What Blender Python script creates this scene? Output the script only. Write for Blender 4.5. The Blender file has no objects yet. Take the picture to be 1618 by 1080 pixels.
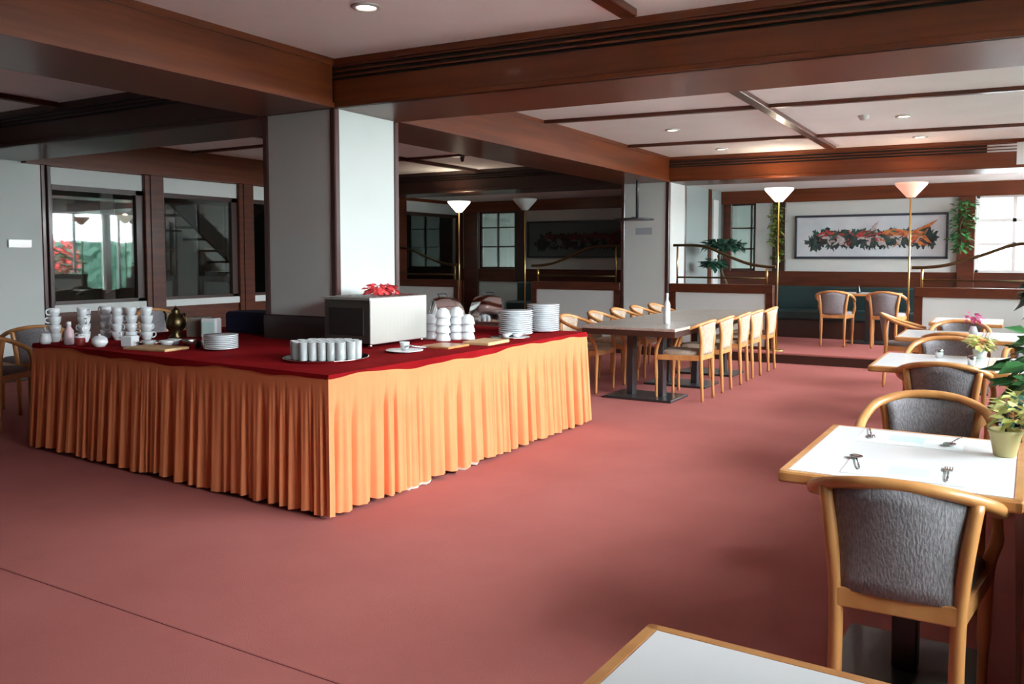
import bpy, math, random
from math import sin, cos, pi, radians as R
random.seed(7)
sc = bpy.context.scene
col = sc.collection

# ------------------------------------------------------------------ camera
TH = math.atan(791/1330)
PIT = math.atan(80/1330)
cd = bpy.data.cameras.new('camera')
cam = bpy.data.objects.new('camera', cd)
col.objects.link(cam)
cam.location = (0, 0, 1.4)
cam.rotation_euler = (pi/2-PIT, 0, TH)
cd.sensor_width = 36
cd.lens = 1330/1618*36
cd.shift_y = -53/1618
cd.clip_start = .05
cd.clip_end = 200
sc.camera = cam

# ------------------------------------------------------------------ materials
MATS = {}
def mat(name, c, rough=.6, metal=0, coat=0, noise=None, c2=None, bump=0, emis=None, stretch=None, spec=.5, trans=0, sheen=0, crough=.1, detail=3):
    m = bpy.data.materials.new(name); m.use_nodes = True
    nt = m.node_tree; b = nt.nodes['Principled BSDF']
    b.inputs['Base Color'].default_value = (*c, 1)
    b.inputs['Roughness'].default_value = rough
    b.inputs['Metallic'].default_value = metal
    b.inputs['Coat Weight'].default_value = coat
    b.inputs['Coat Roughness'].default_value = crough
    b.inputs['Specular IOR Level'].default_value = spec
    b.inputs['Transmission Weight'].default_value = trans
    b.inputs['Sheen Weight'].default_value = sheen
    if noise:
        tc = nt.nodes.new('ShaderNodeTexCoord'); mp = nt.nodes.new('ShaderNodeMapping')
        nz = nt.nodes.new('ShaderNodeTexNoise'); nz.inputs['Scale'].default_value = noise
        nz.inputs['Detail'].default_value = detail
        mp.inputs['Scale'].default_value = stretch or (1, 1, 1)
        nt.links.new(tc.outputs['Object'], mp.inputs[0]); nt.links.new(mp.outputs[0], nz.inputs['Vector'])
        if c2:
            cr = nt.nodes.new('ShaderNodeValToRGB')
            cr.color_ramp.elements[0].position = .35; cr.color_ramp.elements[1].position = .65
            cr.color_ramp.elements[0].color = (*c, 1); cr.color_ramp.elements[1].color = (*c2, 1)
            nt.links.new(nz.outputs['Fac'], cr.inputs[0]); nt.links.new(cr.outputs[0], b.inputs['Base Color'])
        if bump:
            bp = nt.nodes.new('ShaderNodeBump'); bp.inputs['Strength'].default_value = bump
            bp.inputs['Distance'].default_value = .01
            nt.links.new(nz.outputs['Fac'], bp.inputs['Height']); nt.links.new(bp.outputs[0], b.inputs['Normal'])
    if emis:
        b.inputs['Emission Color'].default_value = (*emis[0], 1); b.inputs['Emission Strength'].default_value = emis[1]
    MATS[name] = m
    return m

def glassy(name, tint, refl=.06, dark=0.0):
    m = bpy.data.materials.new(name); m.use_nodes = True; nt = m.node_tree
    for n in list(nt.nodes): nt.nodes.remove(n)
    o = nt.nodes.new('ShaderNodeOutputMaterial'); mx = nt.nodes.new('ShaderNodeMixShader')
    t = nt.nodes.new('ShaderNodeBsdfTransparent'); t.inputs[0].default_value = (*tint, 1)
    g = nt.nodes.new('ShaderNodeBsdfGlossy'); g.inputs['Roughness'].default_value = .02
    g.inputs['Color'].default_value = (.9, .95, .92, 1)
    lw = nt.nodes.new('ShaderNodeFresnel'); lw.inputs['IOR'].default_value = 1.5
    mt = nt.nodes.new('ShaderNodeMath'); mt.operation = 'MULTIPLY_ADD'; mt.inputs[1].default_value = 1.3; mt.inputs[2].default_value = refl
    nt.links.new(lw.outputs[0], mt.inputs[0]); nt.links.new(mt.outputs[0], mx.inputs[0])
    nt.links.new(t.outputs[0], mx.inputs[1]); nt.links.new(g.outputs[0], mx.inputs[2]); nt.links.new(mx.outputs[0], o.inputs[0])
    return m

CARPET = mat('carpet', (.35, .108, .096), .95, noise=1.2, c2=(.40, .130, .115), spec=.12, detail=8)
nt = CARPET.node_tree                      # fine pile bump
_n = nt.nodes.new('ShaderNodeTexNoise'); _n.inputs['Scale'].default_value = 260
_b = nt.nodes.new('ShaderNodeBump'); _b.inputs['Strength'].default_value = .5; _b.inputs['Distance'].default_value = .004
_t = nt.nodes.new('ShaderNodeTexCoord'); nt.links.new(_t.outputs['Object'], _n.inputs['Vector'])
nt.links.new(_n.outputs['Fac'], _b.inputs['Height']); nt.links.new(_b.outputs[0], nt.nodes['Principled BSDF'].inputs['Normal'])
MAHOG = mat('mahogany', (.06, .013, .005), .36, coat=.15, spec=.35, noise=2.2, c2=(.095, .022, .008), stretch=(1, 1, 9), crough=.12)
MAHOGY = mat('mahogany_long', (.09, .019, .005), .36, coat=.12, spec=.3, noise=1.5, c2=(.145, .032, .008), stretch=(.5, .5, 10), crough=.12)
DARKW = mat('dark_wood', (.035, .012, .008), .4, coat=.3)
PLINTH = mat('plinth_wood', (.03, .012, .01), .45, coat=.2)
TRIMD = mat('trim_dark_red', (.055, .012, .008), .35, coat=.3)
SLOT = mat('slot_black', (.012, .01, .008), .7)
WALLW = mat('wall_white', (.56, .59, .57), .75, noise=1.2, c2=(.60, .62, .60))
CEILM = mat('ceiling_white', (.84, .82, .83), .85, noise=2, c2=(.88, .865, .87))
CORR = mat('corridor_wall', (.19, .20, .19), .8)
CORRD = mat('corridor_dark', (.03, .035, .035), .8)
BEECH = mat('beech', (.50, .21, .065), .38, coat=.35, noise=14, c2=(.60, .28, .095), stretch=(1, 1, .15))
FABRIC = mat('chair_fabric', (.20, .18, .195), .95, noise=170, c2=(.30, .28, .29), bump=.4, stretch=(1, 1, .35))
LAMI = mat('laminate_white', (.88, .88, .89), .22, coat=.3)
LAMIG = mat('laminate_stone', (.36, .32, .27), .3, noise=30, c2=(.50, .45, .40), coat=.2)
IRON = mat('black_iron', (.02, .022, .025), .35, coat=.3)
ORANGE = mat('orange_cloth', (.71, .225, .095), .85, noise=5, c2=(.75, .25, .105), spec=.1)
HEM = mat('hem_white', (.75, .68, .6), .8)
REDC = mat('red_cloth', (.20, .005, .007), .95, noise=3, c2=(.26, .008, .010), spec=.03)
STEEL = mat('brushed_steel', (.62, .60, .56), .38, metal=1, noise=40, stretch=(1, 1, .05), bump=.1)
STEELD = mat('toaster_dark', (.09, .085, .075), .45, metal=.6)
CHROME = mat('chrome', (.75, .75, .75), .12, metal=1)
CERAM = mat('ceramic', (.80, .82, .84), .2, coat=.5)
CERAMIN = mat('ceramic_shadow', (.62, .64, .66), .3)
GLASS = mat('drinking_glass', (.92, .95, .95), .08, trans=.5, spec=.6)
BEIGE = mat('chair_fabric_beige', (.36, .27, .20), .9, noise=60, c2=(.46, .36, .28), bump=.4, stretch=(1, 1, .5))
BRASS = mat('brass', (.62, .42, .15), .28, metal=1)
BRASSD = mat('brass_dark', (.12, .085, .04), .35, metal=1)
NAVY = mat('navy_cloth', (.010, .012, .05), .9)
GREENV = mat('green_vinyl', (.010, .028, .028), .45, noise=4, c2=(.014, .038, .038))
LEAF = mat('leaf', (.02, .10, .025), .5, noise=8, c2=(.05, .20, .05))
LEAFD = mat('leaf_dark', (.012, .055, .035), .5, noise=8, c2=(.03, .11, .07))
LEAFY = mat('leaf_yellow', (.50, .52, .14), .5, noise=12, c2=(.75, .74, .35))
LEAFO = mat('leaf_olive', (.10, .16, .02), .5, noise=12, c2=(.22, .30, .05))
REDFL = mat('red_flower', (.65, .02, .04), .6, noise=20, c2=(.9, .10, .10))
PINK = mat('pink_flower', (.8, .12, .35), .6)
STEM = mat('stem', (.07, .045, .02), .8)
TERRA = mat('terracotta', (.35, .12, .06), .8)
POTY = mat('pot_cream', (.55, .46, .22), .5)
SOIL = mat('soil', (.03, .02, .012), .95)
PAPERW = mat('paper_white', (.82, .83, .84), .8)
PAPERG = mat('paper_green', (.58, .76, .72), .8)
BOARD = mat('board_wood', (.58, .36, .17), .6, noise=12, stretch=(1, 6, 1), c2=(.68, .45, .24))
TAUPE = mat('taupe_card', (.22, .18, .15), .8)
PINKP = mat('pink_plastic', (.6, .42, .45), .5)
REDP = mat('red_plastic', (.35, .03, .03), .4)
SHADEL = mat('lamp_shade_lit', (.9, .88, .8), .5, emis=((1, .93, .80), 2.6))
SHADEP = mat('lamp_shade_pink', (.80, .50, .40), .4, emis=((1, .52, .36), .55))
SHADEO = mat('lamp_shade_off', (.42, .44, .42), .4)
BULB = mat('bulb_lit', (.9, .9, .85), .5, emis=((1, .92, .78), 14))
RIMM = mat('spot_rim', (.55, .53, .5), .4)
CANV = mat('canvas_grey', (.50, .54, .58), .8, noise=3, c2=(.60, .63, .66))
PMAT = mat('mount_grey', (.40, .45, .50), .8)
FRAMEB = mat('frame_blue_black', (.03, .04, .055), .4)
P_DARK = mat('paint_dark', (.012, .02, .02), .8, noise=9, c2=(.05, .07, .06))
P_GREEN = mat('paint_green', (.02, .10, .07), .8)
P_RED = mat('paint_red', (.24, .015, .02), .8, noise=24, c2=(.42, .06, .05))
P_ORG = mat('paint_orange', (.40, .06, .02), .8, noise=20, c2=(.50, .20, .06))
P_WHT = mat('paint_white', (.36, .31, .31), .8, noise=20, c2=(.52, .45, .44))
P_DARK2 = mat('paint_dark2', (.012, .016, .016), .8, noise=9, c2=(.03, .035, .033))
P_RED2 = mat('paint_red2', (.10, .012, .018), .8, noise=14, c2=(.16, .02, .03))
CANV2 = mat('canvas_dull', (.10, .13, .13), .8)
WFRAME = mat('frame_white', (.75, .76, .75), .5)
OUTG = mat('outdoor_ground', (.78, .77, .74), .9)
OUTB = mat('outdoor_render', (.42, .44, .44), .9)
OUTD = mat('outdoor_dark', (.06, .045, .04), .8)
PANE = glassy('pane_interior', (.50, .54, .52), .03)
PANEO = glassy('pane_outside', (.97, .98, .98), .0)
FROST = mat('frosted_panel', (.30, .35, .34), .35, coat=.3)

# ------------------------------------------------------------------ mesh builder
class MB:
    def __init__(s): s.v = []; s.f = []; s.m = []; s.sm = []; s.mi = 0; s.smooth = False
    def face(s, idx): s.f.append(idx); s.m.append(s.mi); s.sm.append(s.smooth)
    def box(s, x0, x1, y0, y1, z0, z1, ch=0):
        if ch and min(x1-x0, y1-y0, z1-z0) > 2.2*ch:
            return s._cbox(x0, x1, y0, y1, z0, z1, ch)
        b = len(s.v)
        s.v += [(x, y, z) for z in (z0, z1) for y in (y0, y1) for x in (x0, x1)]
        for q in ((0, 2, 3, 1), (4, 5, 7, 6), (0, 1, 5, 4), (2, 6, 7, 3), (0, 4, 6, 2), (1, 3, 7, 5)):
            s.face([b+i for i in q])
        return s
    def _cbox(s, x0, x1, y0, y1, z0, z1, c):
        # box with chamfered vertical and horizontal edges, as stacked rounded rings
        def ring(i, z):
            a0, a1, b0, b1 = x0+i, x1-i, y0+i, y1-i
            k = c
            return [(a0+k, b0, z), (a1-k, b0, z), (a1, b0+k, z), (a1, b1-k, z), (a1-k, b1, z), (a0+k, b1, z), (a0, b1-k, z), (a0, b0+k, z)]
        rs = [ring(c*.7, z0), ring(0, z0+c), ring(0, z1-c), ring(c*.7, z1)]
        s.loft(rs, True, True)
        return s
    def loft(s, rings, c0=False, c1=False, closed=True):
        b = len(s.v); n = len(rings[0])
        for r in rings: s.v += [tuple(p) for p in r]
        for i in range(len(rings)-1):
            for j in range(n if closed else n-1):
                k = (j+1) % n
                s.face([b+i*n+j, b+i*n+k, b+(i+1)*n+k, b+(i+1)*n+j])
        sm = s.smooth; s.smooth = False
        if c0: s.face([b+j for j in reversed(range(n))])
        if c1: s.face([b+(len(rings)-1)*n+j for j in range(n)])
        s.smooth = sm
        return s
    def lathe(s, prof, cx=0, cy=0, n=20, a0=0, a1=2*pi):
        full = abs(a1-a0-2*pi) < 1e-6
        rings = []
        for r, z in prof:
            rings.append([(cx+r*cos(a0+(a1-a0)*j/(n if full else n-1)), cy+r*sin(a0+(a1-a0)*j/(n if full else n-1)), z) for j in range(n)])
        old = s.smooth; s.smooth = True
        s.loft(rings, False, False, closed=full)
        s.smooth = old
        return s
    def tube(s, pts, r, n=8, caps=True, flat=1.0):
        import mathutils
        V = mathutils.Vector
        P = [V(p) for p in pts]
        rr = r if isinstance(r, (list, tuple)) else [r]*len(P)
        T = []
        for i in range(len(P)):
            a = P[max(i-1, 0)]; c = P[min(i+1, len(P)-1)]
            T.append((c-a).normalized())
        up = V((0, 0, 1))
        if abs(T[0].dot(up)) > .95: up = V((1, 0, 0))
        N = (up-T[0]*up.dot(T[0])).normalized()
        rings = []
        for i in range(len(P)):
            N = (N-T[i]*N.dot(T[i])).normalized()
            B = T[i].cross(N)
            rings.append([P[i]+(N*cos(2*pi*j/n)*flat+B*sin(2*pi*j/n))*rr[i] for j in range(n)])
        old = s.smooth; s.smooth = True
        s.loft(rings, caps, caps); s.smooth = old
        return s
    def build(s, name, mats, parent=None, loc=None, rotz=0):
        me = bpy.data.meshes.new(name)
        me.from_pydata(s.v, [], s.f)
        for m in (mats if isinstance(mats, (list, tuple)) else [mats]): me.materials.append(m)
        for p, mi, sm in zip(me.polygons, s.m, s.sm):
            p.material_index = mi; p.use_smooth = sm
        me.update()
        o = bpy.data.objects.new(name, me); col.objects.link(o)
        if parent is not None: o.parent = parent
        if loc: o.location = loc
        o.rotation_euler.z = rotz
        return o

def smoothpath(pts, k=6):
    out = []
    P = [pts[0]]+list(pts)+[pts[-1]]
    for i in range(1, len(P)-2):
        p0, p1, p2, p3 = P[i-1], P[i], P[i+1], P[i+2]
        for j in range(k):
            t = j/k
            out.append(tuple(.5*((2*b)+(-a+c)*t+(2*a-5*b+4*c-d)*t*t+(-a+3*b-3*c+d)*t**3) for a, b, c, d in zip(p0, p1, p2, p3)))
    out.append(tuple(pts[-1]))
    return out

def tag(o, label=None, cat=None, group=None, kind=None):
    if label: o['label'] = label
    if cat: o['category'] = cat
    if group: o['group'] = group
    if kind: o['kind'] = kind
    return o
def empty(name, loc, rz=0, label=None, cat=None, group=None):
    o = bpy.data.objects.new(name, None); col.objects.link(o)
    o.location = loc; o.rotation_euler.z = rz; o.empty_display_size = .1
    return tag(o, label, cat, group)
KIDS = {}
def copy_tree(o, loc=None, rz=None, label=None, group=None, parent=None):
    c = o.copy(); col.objects.link(c)
    if parent is not None: c.parent = parent
    if loc is not None: c.location = loc
    if rz is not None: c.rotation_euler.z = rz
    if label: c['label'] = label
    if group: c['group'] = group
    for ch in list(o.children): copy_tree(ch, parent=c)
    return c
class Proto:
    """first use hands out the original, later uses copies"""
    def __init__(s, o): s.o = o; s.used = False
    def put(s, loc, rz, label, group=None):
        if not s.used:
            s.used = True; s.o.location = loc; s.o.rotation_euler.z = rz
            tag(s.o, label, None, group); return s.o
        return copy_tree(s.o, loc, rz, label, group)
def S(name, mb, m, loc=None, rotz=0, parent=None):
    o = mb.build(name, m, parent, loc, rotz)
    if parent is None: o['kind'] = 'structure'
    return o

# ------------------------------------------------------------------ dimensions
CZ, BZ = 2.84, 2.49           # ceiling, underside of beams
XC0, XC1 = -5.04, -4.29       # line of columns
XW = -9.7                     # glazed wall on the far left
XR = .95                      # window wall on the right
Y1, Y1b = 4.68, 5.43          # first cross beam
Y2, Y2b = 11.65, 12.40        # second cross beam
YF = 14.3                     # far wall
YB = -3.2                     # back wall
YP = 11.42                    # platform edge
PZ = .14

# ------------------------------------------------------------------ floor, ceiling
S('floor', MB().box(-12.6, XR+.15, YB-.1, YF+.2, -.2, 0), CARPET)
b = MB(); b.box(XW+.02, XR-.02, YP, YF-.01, 0, PZ, .012)
S('floor_platform', b, CARPET)
S('trim_1', MB().box(XW+.03, XR-.03, YP-.012, YP+.0, .0, PZ-.025), DARKW)
S('ceiling', MB().box(-12.6, XR+.15, YB-.1, Y2+.4, CZ, CZ+.15), CEILM)
S('ceiling_platform', MB().box(XW-.05, XR+.1, Y2+.3, YF+.1, 2.52, 2.8), CEILM)
# carpet seams
b = MB()
b.box(-3.9, -.2, 2.02, 2.027, .0, .0025)
ss = S('trim_2', b, mat('carpet_seam', (.28, .075, .068), .95), rotz=0)

# ------------------------------------------------------------------ beams
tn = [3]
def trim(mb, m, loc=None, rz=0):
    o = S('trim_%d' % tn[0], mb, m, loc, rz); tn[0] += 1; return o
def beam_x(x0, x1, y0, y1, z0, z1, grooves=True, skew=0.0, m=None):
    """beam along x, the near face (y0) carrying the air slots"""
    L = x1-x0; W = y1-y0
    b = MB()
    h = z1-z0
    if grooves:
        b.box(0, L, .03, W, z0, z1)
        b.box(0, L, 0, .03, z0, z0+h*.56)                 # lower fascia
        b.box(0, L, -.012, .03, z0, z0+.035, .004)        # lower moulding
        b.box(0, L, -.01, .03, z1-h*.13, z1)              # upper moulding
        zz = z0+h*.56
        st = (h*.31)/6
        for k in range(3):
            b.box(0, L, .0, .03, zz+st*(2*k+1)+.004, zz+st*(2*k+2)-.002)
        b.mi = 1
        for k in range(4):
            b.box(0, L, .022, .031, zz+st*(2*k)-.001, zz+st*(2*k+1)+.004)
    else:
        b.box(0, L, 0, W, z0, z1, .006)
        b.box(0, L, -.012, .001, z0, z0+.035); b.box(0, L, -.01, .001, z1-.045, z1)
    return trim(b, m or [MAHOGY, SLOT], (x0, y0, 0), math.atan(skew))
def beam_y(x0, x1, y0, y1, z0, z1, m=None):
    b = MB(); W = x1-x0; L = y1-y0
    b.box(0, W, 0, L, z0, z1, .006)
    b.box(W-.001, W+.012, 0, L, z0, z0+.035); b.box(W-.001, W+.012, 0, L, z1-.045, z1)
    b.box(-.012, .001, 0, L, z0, z0+.035); b.box(-.012, .001, 0, L, z1-.045, z1)
    return trim(b, m or MAHOGY, (x0, y0, 0))
beam_y(XC0, XC1, YB, Y1-.012, BZ, CZ)
beam_y(XC0, XC1, Y1b, Y2-.013, BZ, CZ)
beam_x(XC1, XR, Y1, Y1b, BZ, CZ, skew=.055)
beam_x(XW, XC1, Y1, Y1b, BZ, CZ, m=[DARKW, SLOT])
beam_x(XC1, XR, Y2, Y2b, BZ, CZ, skew=.07)
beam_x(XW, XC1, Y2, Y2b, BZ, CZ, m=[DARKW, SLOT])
beam_y(-9.75, -9.62, YB, Y1-.02, BZ-.02, CZ)
beam_y(-9.75, -9.62, Y1b, Y2-.02, BZ-.02, CZ)
# battens
def batten_x(x0, x1, y, w=.065, skew=0): trim(MB().box(0, x1-x0, -w/2, w/2, CZ-.035, CZ+.002, .005), MAHOG, (x0, y, 0), math.atan(skew))
def batten_y(x, y0, y1, w=.10): trim(MB().box(-w/2, w/2, 0, y1-y0, CZ-.045, CZ+.002, .006), MAHOG, (x, y0, 0))
batten_y(-1.97, YB, Y1-.03); batten_y(-2.07, Y1b+.1, Y2-.03)
batten_x(XC1, XR, 2.72, .09); batten_x(XC1, XR, .6, .09)
batten_x(XC1, XR, 7.88, skew=.115); batten_x(XC1, XR, 10.12, skew=.125)
batten_y(-7.7, YB, Y1-.03, .08); batten_y(-7.6, Y1b, Y2-.03, .08)
for y in (7.7, 9.8): batten_x(XW, XC0, y, .06)
for y in (1.2,): batten_x(XW, XC0, y, .06)

# ------------------------------------------------------------------ columns
def column(name, x0, x1, y0, y1, plinth):
    p = S(name, MB().box(x0+.012, x1-.012, y0+.012, y1-.012, 0, BZ+.002), WALLW)
    b = MB(); w = .055; e = .0
    for (xa, xb) in ((x0-e, x0+w), (x1-w, x1+e)):
        for (ya, yb) in ((y0-e, y0+w), (y1-w, y1+e)):
            b.box(xa, xb, ya, yb, .0, BZ, .008)
    S('corner_trim', b, TRIMD, parent=p)
    if plinth:
        q = MB().box(x0-.012, x1+.012, y0-.012, y1+.012, 0, plinth, .008)
        S('plinth', q, PLINTH, parent=p)
    return p
column('column', XC0, XC1, Y1, Y1b, .96)
column('column', XC0, XC1, Y2, Y2b, .12)
column('wall_pier', XW-.3, XW, Y1, 5.70, .12)

# ------------------------------------------------------------------ left glazed wall
b = MB(); b.box(XW-.12, XW, YB, Y1, 0, .75)
S('wall_left', MB().box(XW-.12, XW, YB, Y1, 0, CZ), WALLW)
wy = [(5.75, 6.98), (7.27, 8.52), (8.80, 10.05), (10.33, 11.55), (12.45, 14.2)]
S('wall_left_dado', MB().box(XW-.12, XW-.01, 5.70, YF, 0, .75), MAHOG)
S('wall_left_lintel', MB().box(XW-.12, XW-.01, 5.70, YF, BZ-.03, CZ), MAHOGY)
prev = 5.70
for i, (a, c) in enumerate(wy):
    b = MB(); b.box(XW-.13, XW+.03, prev, a, .0, BZ-.02, .008)
    b.box(XW-.0, XW+.045, prev+.08, a-.02 if a-prev > .15 else a, .0, BZ-.02) if a-prev > .15 else None
    trim(b, MAHOG if i else DARKW)
    prev = c
    w = S('window_%d' % (i+1), MB().box(XW-.06, XW-.05, a, c, .84, 2.25), PANE)
    S('transom_panel', MB().box(XW-.09, XW-.02, a, c, 2.26, BZ-.01), WALLW, parent=w)
    S('sill_panel', MB().box(XW-.09, XW+.015, a, c, .75, .84, .006), WALLW, parent=w)
    f = MB()
    f.box(XW-.08, XW-.015, a, a+.03, .84, 2.26); f.box(XW-.08, XW-.015, c-.10, c, .84, 2.26)
    f.box(XW-.08, XW-.015, a, c, 2.20, 2.26); f.box(XW-.08, XW-.015, a, c, .84, .88)
    S('window_frame', f, DARKW, parent=w)
trim(MB().box(XW-.13, XW+.03, 14.2, YF, 0, 2.52), MAHOG)
# corridor behind the glass
S('wall_corridor', MB().box(-12.6, -12.5, YB, YF+.2, 0, CZ), CORR)
b = MB(); b.box(-12.5, XW-.12, 14.28, YF+.2, 0, CZ); S('wall_corridor_end', b, CORR)
S('trim_%d' % tn[0], MB().box(-12.49, -12.44, 8.2, 8.5, 0, CZ), WFRAME); tn[0] += 1
# staircase behind the glass
st = empty('staircase', (-11.6, 8.05, 0), 0, 'dark open staircase rising behind the glazed wall, seen through the panes', 'staircase')
b = MB()
for sx in (-.45, .45):
    pts = [(sx-.03, 3.4, 0), (sx-.03, 0, 2.75)]
    b.v += [(sx-.03, 3.6, 0), (sx+.03, 3.6, 0), (sx+.03, 3.2, 0), (sx-.03, 3.2, 0), (sx-.03, .1, 2.8), (sx+.03, .1, 2.8), (sx+.03, -.3, 2.8), (sx-.03, -.3, 2.8)]
    n = len(b.v)-8
    for q in ((0, 1, 2, 3), (7, 6, 5, 4), (0, 4, 5, 1), (1, 5, 6, 2), (2, 6, 7, 3), (3, 7, 4, 0)): b.face([n+i for i in q])
b.build('stringer', DARKW, st)
for k in range(14):
    MB().box(-.42, .42, 3.2-k*.235, 3.47-k*.235, .17+k*.19, .205+k*.19, .006).build('tread', CORRD, st)
b = MB(); n = 0
b.v += [(-.40, 3.3, .02), (-.36, 3.3, .02), (-.40, .05, 2.72), (-.36, .05, 2.72), (-.40, .05, .02), (-.36, .05, .02)]
for q in ((0, 2, 4), (1, 5, 3), (0, 1, 3, 2), (2, 3, 5, 4), (0, 4, 5, 1)): b.face(list(q))
b.build('side_panel', CORRD, st)
MB().tube([(.45, 3.4, .95), (.45, 1.2, 2.7)], .022).build('handrail', BRASSD, st)

# ------------------------------------------------------------------ far wall
b = MB()
# bay 2 (left) : glazed panel -9.28..-8.42, then wall ; bay 1: glazed panel -4.2..-3.72, wall, window -.49..
for x0, x1, z0, z1 in ((-9.7, -9.28, 0, 2.52), (-9.28, -8.42, 0, 1.18), (-9.28, -8.42, 2.32, 2.52), (-8.42, -4.2, 0, 2.52),
                       (-4.2, -3.74, 0, 1.18), (-4.2, -3.74, 2.32, 2.52), (-3.74, -.49, 0, 2.52), (-.49, XR, 0, 1.18), (-.49, XR, 2.32, 2.52)):
    b.box(x0, x1, YF, YF+.12, z0, z1)
S('wall_far', b, WALLW)
trim(MB().box(XW+.03, XR-.02, YF-.05, YF, 2.31, 2.52, .006), MAHOGY)
trim(MB().box(XW+.03, XR-.02, YF-.03, YF, .93, 1.18, .006), MAHOG)
trim(MB().box(-3.45, -3.24, YF-.04, YF, 1.18, 2.31, .006), DARKW)     # post with climber, left of the painting
trim(MB().box(-.73, -.50, YF-.06, YF, .95, 2.31, .006), MAHOG)        # post with climber, right of the painting
trim(MB().box(-8.42, -8.22, YF-.04, YF, .95, 2.31, .006), DARKW)
trim(MB().box(-9.62, -9.28, YF-.05, YF, .15, 2.31, .006), MAHOG)
trim(MB().box(-4.28, -4.14, YF-.05, YF, 1.18, 2.31, .006), MAHOG)
def glazed(name, x0, x1, y, z0, z1, xs, zs, back, glassm=PANE, fm=DARKW, w=.025):
    g = S(name, MB().box(x0, x1, y+.05, y+.06, z0, z1), glassm)
    f = MB()
    f.box(x0, x1, y+.02, y+.08, z0, z0+.04); f.box(x0, x1, y+.02, y+.08, z1-.04, z1)
    f.box(x0, x0+.04, y+.02, y+.08, z0, z1); f.box(x1-.04, x1, y+.02, y+.08, z0, z1)
    for x in xs: f.box(x-w/2, x+w/2, y+.025, y+.075, z0, z1)
    for z in zs: f.box(x0, x1, y+.025, y+.075, z-w/2, z+w/2)
    S('window_frame', f, fm, parent=g)
    return g
glazed('window_6', -9.28, -8.42, YF, 1.18, 2.32, (-8.85,), (1.62, 2.0), None)
glazed('window_7', -4.2, -3.74, YF, 1.18, 2.32, (-3.82,), (1.55, 1.9), None)
glazed('window_8', -.49, XR, YF, 1.18, 2.32, (.0, .42), (1.95, 1.6), None, PANEO, WFRAME, .05)
b = MB(); b.box(-10.0, -3.0, 15.6, 15.7, 0, 2.9); b.box(-10, -3, YF+.12, 15.6, 2.8, 2.9); b.box(-3.1, -3, YF+.12, 15.6, 1.2, 2.8); b.box(-10.1, -10, YF+.12, 15.6, 0, 2.8)  # backing wall, with added roof and ends that keep sky light out
S('wall_behind_glazing', b, CORR)
# dividing wall between the bays behind the second column
S('wall_divider', MB().box(-4.42, -4.32, Y2b, YF, 0, 2.52), FROST)
trim(MB().box(-4.44, -4.30, 13.55, 13.68, PZ, 2.52), MAHOG)
trim(MB().box(-4.315, -4.29, 13.75, 14.02, .9, 2.36), WALLW)

# ------------------------------------------------------------------ right window wall and back wall
b = MB(); b.box(XR, XR+.15, YB, YF, 0, .45); b.box(XR, XR+.15, YB, YF, 2.62, CZ)
S('wall_right', b, WALLW)
wins = []
y = 1.3; k = 9
b = MB().box(XR, XR+.15, YB, 1.3, .45, 2.62); S('wall_right_front', b, DARKW)
while y < YF-.5:
    y2 = min(y+1.75, YF)
    trim(MB().box(XR-.02, XR+.15, y, y+.16, .45, 2.62), WFRAME)
    g = S('window_%d' % k, MB().box(XR+.07, XR+.08, y+.16, y2, .45, 2.62), PANEO); k += 1
    f = MB(); f.box(XR+.04, XR+.11, y+.16, y2, .45, .50); f.box(XR+.04, XR+.11, y+.16, y2, 2.56, 2.62)
    f.box(XR+.04, XR+.11, (y+y2)/2+.05, (y+y2)/2+.10, .45, 2.62)
    S('window_frame', f, WFRAME, parent=g)
    wins.append((y+.16, y2)); y = y2
b = MB(); b.box(-12.6, -9.6, YB-.12, YB, 0, CZ); b.box(-9.6, XR, YB-.12, YB, 0, .8); b.box(-9.6, XR, YB-.12, YB, 2.45, CZ)
b.box(-9.6, XR, YB-.12, YB, .8, 2.45)
S('wall_back', b, DARKW)

# outside
S('ground', MB().box(XR+.15, 14, -14, 26, -.3, -.12), OUTG)
S('ground_back', MB().box(-14, XR+.15, 14.3+1.45, 26, -.3, -.12), OUTG)
bl = empty('building', (1.2, 19.2, 0), 0, 'grey rendered building with a dark awning band outside the far right window', 'building')
MB().box(-2.4, .3, 0, 3, 0, 2.5).build('wall', OUTB, bl)
MB().box(-2.6, .45, -.9, .1, 2.5, 2.78).build('awning', OUTD, bl)
MB().box(-2.5, .35, -.1, 3, 2.95, 3.3).build('parapet', WFRAME, bl)
for x in (-2.4, -1.2, .2): MB().box(x, x+.07, -.88, -.8, 0, 2.5).build('awning_post', WFRAME, bl)

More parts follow.
